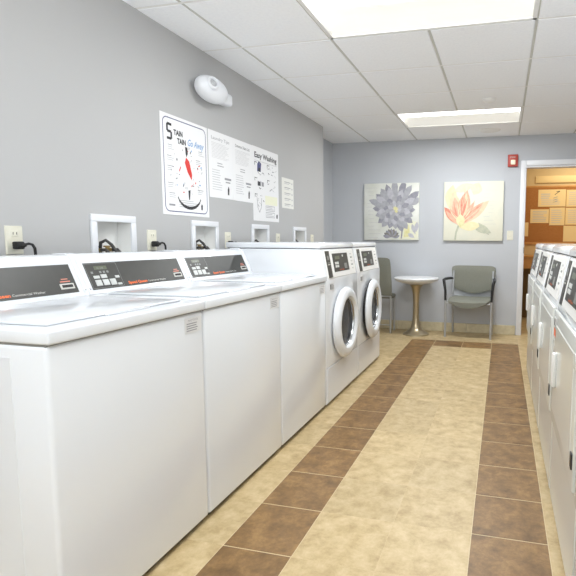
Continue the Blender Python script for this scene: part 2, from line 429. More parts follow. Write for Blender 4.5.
def make_washer(label):
    t = tag(empty('washing_machine'), label, 'washing machine', 'top loading washing machines in a row')
    g = .003
    b = MB(); b.use(M['white']); b.box(-.70, 0, g, W-g, .022, .8725, .012, 3)
    b.use(M['white']); b.box(-.60, -.12, g-.0015, g+.004, .10, .838, .0012, 1)
    b.build('cabinet', None, t)
    k = MB(); k.use(M['gap']); k.box(-.68, -.02, .02, W-.02, .006, .0215); k.build('floor_gap_shade', None, t)  # dark block stands in for the shadow line under the cabinet
    for x in (-.64, -.06):
        for y in (.06, W-.06):
            q = MB(); q.use(M['rubber']); q.lathe([(0,0),(.022,0),(.022,.006),(.010,.008),(.010,.021),(0,.021)], (x, y, 0), n=12); q.build('foot', None, t)
    p = MB(); p.use(M['white']); p.box(-.70, .012, g*.5, W-g*.5, .876, .914, .007, 3)
    p.use(M['seam']); p.box(-.69, -.006, .008, W-.008, .866, .8765); p.build('top_panel', None, t)
    l = MB(); l.use(M['white']); l.box(-.505, -.055, .055, W-.055, .9142, .9225, .006, 3)
    l.use(M['gap']); 
    ld = l.build('lid', None, t)
    hd = MB(); hd.use(M['white']); hd.box(-.054, -.038, .25, W-.25, .9142, .9205, .002); hd.build('lid_handle', None, ld)
    c = MB(); c.use(M['white'])
    c.prism([(-.538,.9145),(-.541,.921),(-.609,1.070),(-.620,1.081),(-.638,1.086),(-.70,1.086),(-.70,.9145)], .002, W-.002, .0018)
    # raised end caps
    for y0, y1 in ((.0015,.020), (W-.020,W-.0015)):
        c.prism([(-.534,.9148),(-.537,.922),(-.606,1.074),(-.619,1.0865),(-.638,1.0905),(-.70,1.0905),(-.70,.9148)], y0, y1, .002)
    co = c.build('console', None, t)
    F = Fr((-.5405, 0, .9195), (0,1,0), (-.0685,0,.150))
    s = MB(); s.use(M['panel']); F.slab(s, M['panel'], .027, W-.042, .014, .139, -.001, .0014, .0008)
    s.build('control_panel', None, co)
    kp = MB(); h = .0016
    for a in ((.030,.205),): 
        for pts in ([(.032,.020),(.205,.020),(.205,.134),(.032,.134),(.032,.020)],): F.line(kp, M['keyd'], pts, .0016, h)
    for a, b_, w_, h_ in ((.055,.030,.032,.028),(.055,.064,.032,.014),(.095,.030,.032,.028),(.095,.064,.032,.018),(.135,.028,.032,.030),(.172,.026,.024,.010),(.172,.060,.024,.012)):
        F.slab(kp, M['key'], a, a+w_, b_, b_+h_, .0014, .0035, .001)
    for a in (.05,.095,.115,.135): F.rect(kp, M['keyd'], a, a+.012, .088, .098, .0017)
    kp.build('keypad', None, co)
    dd = MB(); F.rect(dd, M['lcd'], .075, .145, .105, .122, .0017); F.text(dd, M['keyd'], '0:28', .09, .1075, .035, .014, .002); dd.build('display', None, co)
    tx = MB(); F.text(tx, M['orange'], 'Speed Queen', .236, .0245, .122, .0185, .0018, bold=.0006)
    F.text(tx, M['ltext'], 'Commercial Washer', .364, .025, .13, .0135, .0018); tx.build('lettering', None, co)
    sl = MB(); F.slab(sl, M['ltext'], .565, .628, .032, .056, .0014, .004, .001); F.slab(sl, M['gap'], .572, .621, .038, .050, .004, .0045, .0005)
    F.rect(sl, M['rust'], .572, .618, .062, .067, .0018); F.rect(sl, M['rust'], .580, .610, .073, .077, .0018)
    sl.build('card_slot', None, co)
    for y in (.011, W-.011):
        sc = MB(); sc.use(M['chrome']); sc.lathe([(0,.003),(.003,.002),(.004,0)], F.p(y, .02, .004), ax=(F.u, F.v, F.n), n=10)
        sc.build('screw', None, co)
    st = MB(); S = Fr((0.0005, 0, 0), (0,1,0), (0,0,1))
    S.slab(st, M['stick'], .565, .665, .797, .856, 0, .0008, .0003)
    S.text(st, M['inkg'], 'NOTICE', .585, .842, .06, .011, .001)
    grey_lines(st, S, .575, .655, .803, .838, 4, M['inkg'], seed=4)
    st.build('notice_sticker', None, t)
    return t

w0 = make_washer('first white washing machine of the row, side panel showing, under the black plug outlet')
wlabs = [None, 'white top loading washing machine with full orange lettered console under the stain chart poster',
         'white top loading washing machine standing against the tall white side of the first front loader']
for i in range(3):
    o = w0 if i == 0 else copy_tree(w0)
    o.location = (0, W*i, 0)
    if wlabs[i]: o['label'] = wlabs[i]

# ---------------------------------------------------------------- front-loading machines
WD = .735
def front_shell(t, depth):
    g = .003
    b = MB(); b.use(M['white'])
    prof = [(0,.02),(0,.875),(-.0405,1.088),(-depth,1.088),(-depth,.02)]
    b.prism(prof, g, WD-g, .006)
    b.build('cabinet', None, t)
    k = MB(); k.use(M['gap']); k.box(-depth+.03, -.02, .02, WD-.02, .004, .0215); k.build('floor_gap_shade', None, t)  # dark block in place of the shade between cabinet and floor
    p = MB(); p.use(M['white']); p.prism([(-.035,1.092),(-.039,1.118),(-.052,1.130),(-depth,1.130),(-depth,1.092)], .001, WD-.001, .004)
    p.use(M['gap']); p.box(-depth+.01, -.05, .01, WD-.01, 1.0875, 1.0925)
    p.build('top_panel', None, t)
    F = Fr((0, 0, .878), (0,1,0), (-.0405,0,.213))
    c = MB(); F.slab(c, M['whitedull'], .05, WD-.05, .008, .205, -.001, .004, .003)
    co = c.build('control_panel', None, t)
    s = MB(); F.slab(s, M['panel'], .062, .140, .012, .198, .0035, .006, .001)
    F.rect(s, M['keyd'], .075, .128, .112, .118, .0065); F.rect(s, M['ltext'], .078, .126, .10, .106, .0065)
    F.rect(s, M['keyd'], .085, .118, .135, .165, .0065)
    s.build('coin_slide', None, co)
    d = MB(); F.slab(d, M['panel'], .195, .53, .045, .178, .0035, .006, .001)
    for a, b_ in ((.225,.075),(.265,.075),(.225,.098),(.265,.098)): F.slab(d, M['key'], a, a+.034, b_, b_+.018, .006, .008, .001)
    F.slab(d, M['keyd'], .42, .48, .06, .10, .006, .008, .001); F.slab(d, M['lcd'], .24, .34, .135, .158, .006, .0066, .0004)
    F.slab(d, M['key'], .40, .42, .15, .165, .006, .008, .001)
    F.text(d, M['orange'], 'Speed Queen', .30, .052, .11, .015, .0068)
    d.build('display', None, co)
    k = MB()
    for q in range(5): F.slab(k, M['keyd'] if q % 2 else M['key'], .60, .64, .05+.028*q, .06+.028*q, .0035, .0055, .001)
    k.build('indicator', None, co)
    return F

def make_frontloader(label, open_deg=0):
    t = tag(empty('front_loading_washer'), label, 'washing machine', 'front loading washing machines in a row')
    front_shell(t, .74)
    S = Fr((0.0005, 0, 0), (0,1,0), (0,0,1))
    k = MB(); S.slab(k, M['white'], .012, WD-.012, .03, .272, 0, .003, .002); S.rect(k, M['seam'], .012, WD-.012, .2722, .2745, .0006); k.build('kick_panel', None, t)
    st = MB(); S.slab(st, M['stick'], .075, .16, .80, .855, 0, .001, .0004); S.rect(st, M['ink'], .082, .10, .81, .845, .0012)
    grey_lines(st, S, .108, .152, .808, .848, 4, M['inkg']);
    st.build('notice_sticker', None, t)
    cy, cz, R = .352, .546, .25
    # opening with a rubber gasket and drum
    rim = MB(); rim.use(M['rubber']); rim.lathe([(.205,.0008),(.205,.012),(.19,.014),(.18,.003),(.18,.0008)], (0, cy, cz), 'X', 40); rim.build('gasket', None, t)
    dr = MB(); dr.use(M['steel']); dr.lathe([(.182,.0012),(0,.0014)], (0, cy, cz), 'X', 40); dr.build('drum', None, t)
    d = MB(); d.use(M['white'])
    d.lathe([(.238,.004),(.256,.008),(.262,.020),(.258,.036),(.243,.050),(.218,.057),(.192,.053),(.180,.040),(.171,.020),(.169,.010),(.185,.008),(.238,.004)], (0, 0, 0), 'X', 56)
    hinge = V((.004, cy+.25, cz))
    for v in d.bm.verts: v.co += V((0, -.25, 0))
    do = d.build('door', None, t); do.location = hinge; do.rotation_euler = (0, 0, math.radians(open_deg))
    gl = MB(); gl.use(M['glassd']); gl.lathe([(.172,.024),(.163,.014),(.13,.010),(.07,.007),(0,.006)], (0, -.25, 0), 'X', 40)
    gl.build('door_glass', None, do)
    gr = MB(); gr.use(M['chrome']); gr.lathe([(.177,.034),(.172,.035),(.166,.026),(.166,.016)], (0,-.25,0), 'X', 48); gr.build('trim_ring', None, do)
    hh = MB(); hh.use(M['black']); hh.box(.016, .040, -.25-.150, -.25-.118, -.08, .08, .006, 2); hh.build('door_handle', None, do)
    hi = MB(); hi.use(M['whitedull']); hi.box(.0, .022, -.012, .022, -.06, .06, .004); hi.build('hinge', None, t).location = hinge
    return t
YD = 3*W
f0 = make_frontloader('white front loading washing machine next to the top loaders, round door closed', 0); f0.location = (0, YD, 0)
f1 = make_frontloader('white front loading washing machine at the far end of the row, round door slightly ajar', 2.4); f1.location = (0, YD+WD, 0)
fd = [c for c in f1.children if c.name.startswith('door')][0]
q = MB(); q.use(M['rubber']); q.lathe([(.225,.004),(.250,-.001),(.2585,.003),(.2595,.010),(.255,.013)], (0,-.25,0), 'X', 48); q.build('door_seal', None, fd)  # black ring stands in for the shade in the ajar door's gap

def make_dryer(label):
    t = tag(empty('tumble_dryer'), label, 'dryer', 'dryers along the opposite side of the aisle')
    front_shell(t, .74)
    S = Fr((0.0005, 0, 0), (0,1,0), (0,0,1))
    ln = MB(); ln.use(M['white']); S.slab(ln, M['greyw'], .014, WD-.014, .03, .372, 0, .003, .002); ln.build('lower_panel', None, t)
    d = MB(); d.use(M['greyw']); d.box(.001, .016, .03, WD-.03, .385, .862, .006, 3)
    S.slab(d, M['greyw'], .09, WD-.09, .44, .81, .015, .018, .004)
    do = d.build('door', None, t)
    h = MB(); h.use(M['whitedull']); h.box(.016, .034, .165, .205, .565, .705, .007, 3); h.build('door_handle', None, do)
    for z in (.455, .765):
        q = MB(); q.use(M['black'] if z < .5 else M['greyw']); q.box(.014, .021, WD-.070, WD-.038, z, z+.05, .003); q.build('hinge', None, do)
    st = MB(); S.slab(st, M['stick'], .06, .135, .735, .835, .0165, .0175, .0004); S.rect(st, M['orange'], .066, .129, .755, .79, .018); S.rect(st, M['ink'], .066, .10, .80, .828, .018)
    stickers.append((st, do))
    return t
stickers = []
d0 = make_dryer('white dryer whose dark display shows orange lettering, cut by the picture edge')
YR0 = .49
dl = {0: 'white dryer at the near end of the opposite row, only its door edge in view',
      2: 'white dryer second along the opposite row with its full dark display in view',
      3: 'white dryer between the last dryer and the one with the full display',
      4: 'white dryer at the doorway end of the opposite row'}
for i in range(5):
    o = d0 if i == 1 else copy_tree(d0)
    o.location = (1.382, YR0+WD*i, 0); o.rotation_euler = (0, 0, PI)
    if i in dl: o['label'] = dl[i]
stickers[0][0].build('warning_sticker', None, stickers[0][1])

# ---------------------------------------------------------------- supply boxes, outlets, plugs
def make_supply(i, lab):
    y0, y1 = BOXY[i]; w = y1-y0; h = BZ1-BZ0; fw = .036
    t = tag(empty('water_supply_box', (XL, y0, BZ0)), lab, 'supply box', 'water supply boxes set in the wall')
    f = MB(); f.use(M['trimw'])
    f.box(-.001, .011, 0, w, h-fw, h, .003); f.box(-.001, .011, 0, w, 0, fw, .003); f.box(-.001, .011, 0, fw, fw, h-fw, .003); f.box(-.001, .011, w-fw, w, fw, h-fw, .003)
    f.build('frame', None, t)
    b = MB(); b.use(M['whitedull']); d = -.085; a0, a1, c0, c1 = fw*.9, w-fw*.9, fw*.9, h-fw*.9
    P = lambda x, y, z: V((x, y, z))
    b.poly([P(d,a0,c0),P(d,a1,c0),P(d,a1,c1),P(d,a0,c1)])
    b.poly([P(d,a0,c0),P(0,a0,c0),P(0,a1,c0),P(d,a1,c0)]); b.poly([P(d,a0,c1),P(0,a0,c1),P(0,a1,c1),P(d,a1,c1)])
    b.poly([P(d,a0,c0),P(d,a0,c1),P(0,a0,c1),P(0,a0,c0)]); b.poly([P(d,a1,c0),P(d,a1,c1),P(0,a1,c1),P(0,a1,c0)])
    b.build('inner_box', None, t)
    for y, hm in ((.075,'black'),(.15,'brass')):
        v = MB(); v.use(M['brass']); v.tube([(-.045,y,.030),(-.045,y,.062)], .011, 10); v.tube([(-.045,y,.050),(-.012,y,.047)], .010, 10)
        v.use(M[hm]); v.box(-.054, -.036, y-.020, y+.022, .062, .070, .003); v.build('valve', None, t)
        q = MB(); q.use(M['hose']); q.tube([(-.014,y,.048),(.012,y+.004,.050),(.030,y+.008,.030),(.036,y+.008,-.02),(.036,y+.008,-.30)], .0085, 8); q.build('hose', None, t)
    q = MB(); q.use(M['hose']); q.tube([(-.04,.095,.035),(-.038,.10,.085),(-.02,.115,.098),(.0,.13,.075),(.022,.145,.03),(.036,.15,-.03),(.036,.15,-.30)], .0085, 8); q.build('drain_hose', None, t)
sl = ['white recessed water supply box above the second washer console, first in the row',
      'white recessed water supply box above the third washer console, under the stain poster',
      'white recessed water supply box directly under the picture instruction poster',
      'white recessed water supply box with nothing hung above it, last before the corner']
for i in range(4): make_supply(i, sl[i])

def make_outlet(y, lab):
    t = tag(empty('electrical_outlet', (XL, y, 1.084)), lab, 'outlet', 'cream electrical outlets on the grey wall')
    F = Fr((0, 0, 0), (0,1,0), (0,0,1)); q = MB(); F.slab(q, M['cream'], -.037, .037, 0, .118, 0, .006, .003); q.build('cover_plate', None, t)
    for z in (.026, .072):
        s = MB(); s.use(M['cream']); F.slab(s, M['cream'], -.017, .017, z, z+.028, .006, .008, .004)
        F.rect(s, M['gap'], -.009, -.006, z+.010, z+.020, .0083); F.rect(s, M['gap'], .006, .009, z+.010, z+.020, .0083)
        s.build('socket', None, t)
ol = ['cream outlet at the picture edge above the first washer, black plug in it', 'cream outlet between the first supply box and the stain poster',
      'cream outlet with a looping black plug, beside the second supply box',
      'cream outlet above the front loaders between the third and fourth supply boxes', 'cream outlet beyond the last supply box above the final front loader']
oy = [.600, 1.410, 2.205, 3.02, 3.82]
for y, l in zip(oy, ol): make_outlet(y, l)
def make_plug(y, lab):
    t = tag(empty('power_plug', (XL+.009, y, 1.122)), lab, 'plug', 'black power plugs in the wall outlets')
    q = MB(); q.use(M['rubber']); q.box(0, .028, -.018, .018, -.016, .016, .006, 2); q.tube([(.024,0,0),(.034,.003,0),(.040,.012,.002)], [.012,.010,.007], 10)
    q.build('plug_body', None, t)
    q = MB(); q.use(M['rubber']); q.tube([(.038,.006,.002),(.046,.018,.007),(.050,.030,.003),(.050,.040,-.012),(.048,.044,-.04),(.046,.045,-.10),(.044,.045,-.35)], .0055, 8); q.build('power_cord', None, t)
for y, l in zip(oy[:3], ['black plug and bent cord in the outlet above the first washer', 'black plug and cord in the outlet between the first supply box and stain poster', 'black plug and looping cord beside the tall white front loader side']):
    make_plug(y, l)

# ---------------------------------------------------------------- posters
def wallF(y0, z0): return Fr((XL+.002, y0, z0), (0,1,0), (0,0,1))
def poster_stain():
    y0, z0, w, h = 1.515, 1.297, .465, .596
    t = tag(empty('stain_poster', (XL+.002, y0, z0)), 'tall white stain removal poster with a rounded dark border and red figure', 'poster')
    F = Fr((0,0,0), (0,1,0), (0,0,1)); s = MB(); F.slab(s, M['paper'], 0, w, 0, h, -.0015, .001, .0005); s.build('sheet', None, t)
    p = MB(); m = .022; r = .035; pts = []
    for cx, cy, a0 in ((w-m-r, m+r, -90), (w-m-r, h-m-r, 0), (m+r, h-m-r, 90), (m+r, m+r, 180)):
        for k in range(7): a = math.radians(a0+15*k); pts.append((cx+r*math.cos(a), cy+r*math.sin(a)))
    F.line(p, M['navy'], pts+[pts[0]], .0055, .0015); x = p
    F.line(x, M['ink'], [(.10,h-.060),(.060,h-.058),(.060,h-.100),(.096,h-.102),(.096,h-.142),(.055,h-.142)], .015, .0016)
    F.text(x, M['ink'], 'TAIN', .118, h-.112, .085, .036, .0017, bold=.0015, hs=1.2)
    F.text(x, M['ink'], 'TAIN', .148, h-.158, .085, .036, .0017, bold=.0015, hs=1.2)
    F.text(x, M['blue'], 'Go Away', .252, h-.155, .17, .05, .0017, shear=.35, bold=.0008, hs=1.2)
    g = x; cx = .235
    F.pol(g, M['red'], [(cx-.005,.365),(cx+.026,.345),(cx+.052,.265),(cx+.046,.228),(cx+.006,.275),(cx-.018,.33)], .0016)
    F.line(g, M['red'], [(cx-.06,.30),(cx-.075,.27)], .008, .0016)
    F.pol(g, M['ink'], [(cx-.012,.43),(cx+.012,.425),(cx+.014,.39),(cx+.0,.365),(cx-.008,.39)], .0017)
    F.pol(g, M['ink'], [(cx+.008,.16),(cx+.030,.165),(cx+.022,.105),(cx+.012,.10)], .0017)
    arc = [(cx+.02+.12*math.cos(a), .135+.085*math.sin(a)) for a in [math.radians(195+15*k) for k in range(11)]]
    for i, (a, b) in enumerate(zip(arc, arc[1:])): F.line(g, M['ink'], [a, b], .006+.014*math.sin(PI*(i+.5)/10), .0017)
    rr = random.Random(3)
    for i in range(46):
        a = rr.uniform(0, 2*PI); R = rr.uniform(.075, .165); px, py = cx+R*math.cos(a)*.95, .275+R*math.sin(a)*1.0
        if not (.04 < px < w-.05 and .09 < py < .44): continue
        L = rr.uniform(.008, .02); an = rr.choice((0, a, a, 1.0))
        F.line(g, rr.choice([M['inkg'], M['ink'], M['inkg'], M['blue'], M['inkl'], M['red']]), [(px, py), (px+L*math.cos(an), py+L*math.sin(an))], rr.choice((.003,.006,.008)), .0016)
    for (a, b) in ((.06,.415),(.05,.35),(.05,.29),(.05,.19),(.33,.36),(.36,.42),(.34,.17),(.06,.13)):
        for q in range(3): F.rect(g, M['inkg'] if q == 0 else M['inkl'], a, a+rr.uniform(.04,.07), b-.012*q, b-.012*q+.004, .0016)
    for q in range(4): F.rect(g, M['inkl'], .15, .15+rr.uniform(.14,.2), .052+.013*q, .057+.013*q, .0016)
    F.rect(g, M['inkg'], .055, .11, .055, .066, .0016); F.pol(g, M['ink'], [(.375,.045),(.39,.045),(.392,.075),(.382,.085),(.373,.07)], .0016)
    g.build('printed_design', None, t)
poster_stain()
def text_poster(y0, w, title, lab, seed):
    z0, h = 1.439, .455
    t = tag(empty('advice_poster', (XL+.002, y0, z0)), lab, 'poster', 'pale advice posters joined side by side')
    F = Fr((0,0,0), (0,1,0), (0,0,1)); s = MB(); F.slab(s, M['paper'], 0, w, 0, h, -.0015, .001, .0005); s.build('sheet', None, t)
    x = MB(); F.text(x, M['inkg'] if seed == 1 else M['ink'], title, .035, h-.058, w-.08, .032, .0016); x.build('title_lettering', None, t)
    g = MB(); grey_lines(g, F, .035, w-.04, .27, h-.075, 12, M['inkl'], .0014, seed, .22)
    grey_lines(g, F, .10, w-.12, .215, .25, 2, M['inkg'], .0014, seed, .3)
    grey_lines(g, F, .035, w*.52, .05, .2, 9, M['inkl'], .0014, seed+3, .25)
    F.rect(g, M['inkg'], w*.62, w*.9, .135, .15, .0015); F.rect(g, M['inkg'], w*.66, w*.86, .115, .124, .0015)
    F.pol(g, M['ink'], [(w*.74,.03),(w*.80,.03),(w*.815,.075),(w*.78,.095),(w*.74,.07)], .0016)
    g.build('print', None, t)
text_poster(1.992, .304, 'Laundry Tips', 'pale advice sheet titled Laundry Tips next to the stain poster', 1)
text_poster(2.2965, .292, 'Common Stains List', 'pale advice sheet with a bold one line title between two other posters', 2)
def easy():
    y0, z0, w, h = 2.590, 1.302, .455, .594
    t = tag(empty('instruction_poster', (XL+.002, y0, z0)), 'white poster titled Easy Washing with small pictures in two columns', 'poster')
    F = Fr((0,0,0), (0,1,0), (0,0,1)); s = MB(); F.slab(s, M['paper'], 0, w, 0, h, -.0015, .001, .0005); s.build('sheet', None, t)
    x = MB(); F.text(x, M['ink'], 'Easy Washing', .03, h-.085, w-.065, .06, .0017, bold=.0015); g = x; r = random.Random(9)
    F.line(g, M['inkl'], [(.03,h-.11),(w-.03,h-.11)], .004, .0015)
    for cx in (.03, .245):
        for cy in (.40, .275, .145):
            if cx > .2 and cy < .2: continue
            F.line(g, M['ink'], [(cx,cy+.075),(cx,cy+.045)], .006, .0016); F.line(g, M['ink'], [(cx,cy+.07),(cx+.04,cy+.07)], .005, .0016)
            for q in range(9):
                a, b = cx+.03+r.uniform(0,.11), cy-.02+r.uniform(0,.085)
                F.line(g, r.choice([M['inkg'],M['ink'],M['inkg'],M['inkl']]), [(a,b),(a+r.uniform(-.03,.04),b+r.uniform(-.02,.02))], r.choice((.004,.007)), .0016)
    F.pol(g, M['navy'], [(.07,.40),(.13,.40),(.14,.47),(.10,.485),(.075,.46)], .0015); F.rect(g, M['ink'], .09, .125, .40, .43, .0018)
    F.rect(g, M['ink'], .075, .125, .285, .32, .0017); F.rect(g, M['inkg'], .14, .18, .285, .32, .0017)
    pts = [(.06,.19),(.07,.11),(.10,.07),(.13,.11),(.14,.19)]; F.line(g, M['inkg'], pts, .006, .0016)
    F.rect(g, M['yel'], .20, w-.03, .14, .215, .0014)
    for q in range(2): F.line(g, M['inkg'], [(.21,.035+.055*q),(.37,.035+.055*q),(.37,.075+.055*q),(.21,.075+.055*q),(.21,.035+.055*q)], .004, .0016); grey_lines(g, F, .22, .36, .04+.055*q, .07+.055*q, 2, M['inkl'], .0016)
    F.pol(g, M['ink'], [(.405,.03),(.425,.03),(.43,.06),(.415,.07),(.402,.055)], .0016)
    g.build('printed_design', None, t)
easy()
def small_sheet():
    y0, z0, w, h = 3.115, 1.437, .25, .275
    mb = MB(); F = Fr((0,0,0), (0,1,0), (0,0,1)); F.slab(mb, M['paperc'], 0, w, 0, h, -.0015, .001, .0005)
    for q in range(5):
        b = h-.04-.05*q; F.rect(mb, M['inkg'], .05, .18, b, b+.006, .0015); F.rect(mb, M['inkl'], .05, .15, b-.014, b-.008, .0015); F.rect(mb, M['inkl'], .20, .225, b-.01, b+.004, .0015)
    o = mb.build('printed_notice'); o.location = (XL+.002, y0, z0)
    tag(o, 'small cream printed notice alone on the wall past the poster titled Easy Washing', 'notice')
small_sheet()

# ---------------------------------------------------------------- wall-mounted white emergency lamp head
def wall_lamp():
    o = V((XL, 1.975, 2.122))
    t = tag(empty('emergency_light', o), 'white egg-shaped lamp housing with a round lens high on the grey wall', 'emergency light')
    q = MB(); q.use(M['trimw']); q.box(0, .075, .09, .225, -.040, .040, .018, 3); q.build('bracket', None, t)
    A, Z = V((0,1,0)), V((0,0,1)); c = V((.070, -.03, .004))
    e = MB(); e.use(M['trimw'])
    prof = [(.082*math.sin(PI*k/20)**.85, -.150*math.cos(PI*k/20)) for k in range(21)]; prof[0] = (0, -.150); prof[-1] = (0, .150)
    e.lathe(prof, c, ax=(V((1,0,0)), Z, A), n=40, sc=(.88, 1)); e.build('lamp_housing', None, t)
    l = MB(); n = V((.86,-.38,.30)).normalized(); u2 = n.cross(Z).normalized(); v2 = u2.cross(n)
    lc = c+V((.050,-.070,.016))
    l.use(M['trimw']); l.lathe([(.046,.0),(.044,.016),(.038,.022),(.030,.020),(.025,.010)], lc, ax=(u2, v2, n), n=32)
    l.use(M['lensg']); l.lathe([(.027,.010),(.020,.016),(0,.020)], lc, ax=(u2, v2, n), n=24)
    l.build('lens', None, t)
wall_lamp()

# ---------------------------------------------------------------- canvases
def petal(F, mb, m, cx, cy, ang, L, w, h, lim, tip=.65):
    pts = []
    n = 7
    for s in (1, -1):
        rng = range(n+1) if s == 1 else range(n-1, 0, -1)
        for k in rng:
            t = k/n; ww = w*math.sin(PI*min(1, t**tip))*.5
            x = cx+L*t*math.cos(ang)-s*ww*math.sin(ang); y = cy+L*t*math.sin(ang)+s*ww*math.cos(ang)
            pts.append((min(max(x, 0), lim), min(max(y, 0), lim)))
    out = []
    for p in pts:
        if not out or math.hypot(p[0]-out[-1][0], p[1]-out[-1][1]) > 1e-4: out.append(p)
    if len(out) > 2: F.pol(mb, m, out, h)
S_ = .712
def canvas(x0, z0, lab, ground):
    t = tag(empty('flower_painting', (x0, YB-.001, z0)), lab, 'painting', 'square flower canvases on the end wall')
    c = MB(); c.use(ground); c.box(0, S_, -.035, 0, 0, S_, .004); c.build('canvas', None, t)
    return t, Fr((0,-.035,0), (1,0,0), (0,0,1))
def paint_dahlia():
    t, F = canvas(-.597, 1.149, 'square canvas painting of a grey dahlia flower with a yellow centre', M['canvasg'])
    b = MB(); r = random.Random(5)
    F.pol(b, M['wash'], [(.46,.01),(.70,.01),(.70,.22),(.60,.26),(.5,.2)], .0012); F.pol(b, M['ochre'], [(.52,.03),(.60,.05),(.59,.19),(.53,.17)], .0016)
    for q in range(14):
        y = .03+.048*q; x = .03+r.uniform(0,.04); F.rect(b, M['inkl'], x, x+r.uniform(.05,.16), y, y+.003, .0013)
    g = b; cx, cy = .405, .385
    F.line(g, M['petal dark'], [(.49,.02),(.50,.12),(.47,.25)], .018, .0018)
    h = .002
    for ring, (n, L, w, ms) in enumerate(((20,.325,.085,('petal dark','petal grey')),(18,.25,.08,('petal grey','petal light')),(14,.165,.07,('petal dark','petal grey')),(11,.10,.05,('petal light','petal grey')))):
        for k in range(n):
            a = 2*PI*k/n+ring*.17+r.uniform(-.05,.05); ll = L*r.uniform(.88,1.12)*(1.08 if math.sin(a) > .2 else .86)
            h += .00006; petal(F, g, M[ms[k % 2]], cx, cy, a, ll, w, h, S_-.003, 2.1)
    y = g
    for k in range(7): petal(F, y, M['ochre'], cx, cy-.01, math.radians(20+22*k+(180 if k > 4 else 0)), .05, .03, h+.0002+.00002*k, S_)
    s = g; h2 = .0022
    for k in range(9):
        a = math.radians(10+20*k); h2 += .00005; petal(F, s, M['umber' if k % 2 else 'petal dark'], .36, .035, a, .11, .05, h2, S_, 1.3)
    for (x, yy, a, L) in ((.67,.07,1.9,.14),(.68,.1,1.5,.13),(.66,.03,2.6,.10)): h2 += .00005; petal(F, s, M['petal light'], x, yy, a, L, .05, h2, S_-.003, 1.2)
    s.build('painted_dahlia', None, t)
def STREAK(base):
    r = random.Random(4); out = list(base[:-2])
    for a0, L in ((.74,.36),(1.72,.34),(1.38,.42),(.95,.28),(2.28,.24)):
        for k in range(7): out.append((r.choice(('rust','coral','peach','palepeach','palepeach')), a0+r.uniform(-.10,.10), L*r.uniform(.6,.95), .012, r.uniform(-.01,.02), r.uniform(.01,.05)))
    return out+list(base[-2:])
def paint_lily():
    t, F = canvas(.424, 1.147, 'square canvas painting of a coral and orange lily with a pale leaf', M['canvasw'])
    b = MB(); r = random.Random(8)
    for (x, y, a, L, w) in ((.06,.40,1.4,.28,.14),(.36,.55,1.2,.16,.14),(.12,.60,.3,.25,.10)): petal(F, b, M['sand' if a > 1.3 else 'palepeach'], x, y, a, L, w, .0012+.0001*x, S_-.003, 1)
    for q in range(10):
        y = .2+.045*q; x = .48+r.uniform(0,.05); F.rect(b, M['inkl'], x, x+r.uniform(.04,.15), y, y+.002, .0013)
    s = b; F.line(s, M['sage'], [(.145,.01),(.155,.10),(.19,.20)], .022, .0016)
    lf = b; petal(F, lf, M['sage'], .34, .20, -.42, .26, .10, .0018, S_, 1); petal(F, lf, M['sand'], .20, .16, .12, .26, .11, .0019, S_, 1)
    petal(F, lf, M['sage'], .42, .22, -.85, .20, .055, .002, S_, 1); g = b; h = .0021; bx, by = .20, .18
    for (m, a, L, w, ox, oy) in STREAK((('peach',.72,.46,.12,0,0),('coral',.80,.40,.09,0,0),('peach',1.75,.40,.15,-.02,.02),('coral',1.72,.33,.10,-.02,.02),
                         ('coral',1.38,.44,.15,0,0),('peach',1.40,.38,.09,.01,.02),('rust',1.28,.30,.025,.0,.04),('rust',1.50,.36,.022,-.0,.02),('rust',.86,.30,.03,.03,.02),
                         ('rust',1.80,.26,.022,-.02,.02),('coral',1.1,.34,.06,.02,.0),('rust',2.28,.30,.10,.0,-.0),('coral',2.30,.25,.05,-.01,0),('rust',1.0,.24,.02,.02,.02),
                         ('sand',1.5,.16,.11,0,-.02),('ochre',1.2,.10,.06,0,-.02))):
        h += .00006; petal(F, g, M[m], bx+ox, by+oy, a, L, w, h, S_-.003, 1.15)
    g.build('painted_lily', None, t)
paint_dahlia(); paint_lily()

# ---------------------------------------------------------------- alarm, switch, ceiling discs
def small_wall():
    t = tag(empty('fire_alarm', (1.171, YB, 2.022)), 'red fire alarm strobe with a pale lens beside the doorway top', 'fire alarm')
    q = MB(); q.use(M['alred']); q.box(0, .118, -.035, 0, 0, .142, .008, 2); q.build('housing', None, t)
    q = MB(); q.use(M['lens']); q.box(.034, .088, -.052, -.034, .022, .078, .010, 3); q.build('strobe_lens', None, t)
    q = MB(); F = Fr((0,-.0352,0), (1,0,0), (0,0,1)); F.text(q, M['ltext'], 'FIRE', .03, .102, .058, .022, .0006); q.build('lettering', None, t)
    t = tag(empty('light_switch', (1.187, YB, 1.157)), 'cream light switch between the lily painting and the doorway', 'switch')
    F = Fr((0,0,0), (1,0,0), (0,0,1)); q = MB(); F.slab(q, M['cream'], 0, .073, 0, .112, 0, .006, .003); q.build('cover_plate', None, t)
    q = MB(); q.use(M['cream']); F.slab(q, M['cream'], .031, .042, .044, .068, .006, .016, .002); q.build('toggle', None, t)
    q = MB(); q.use(M['whitedull']); q.lathe([(0,-.016),(.06,-.016),(.10,-.010),(.118,0)], (0,0,0), n=36)
    o = q.build('ceiling_speaker'); o.location = (.965, 4.72, H); tag(o, 'round flat white ceiling disc between the far ceiling light and the end wall', 'ceiling speaker')
    q = MB(); q.use(M['whitedull']); q.lathe([(0,-.030),(.025,-.028),(.050,-.018),(.062,0)], (0,0,0), n=32)
    o = q.build('smoke_detector'); o.location = (.99, 3.50, H); tag(o, 'small round white smoke detector on the ceiling before the far light', 'smoke detector')
small_wall()

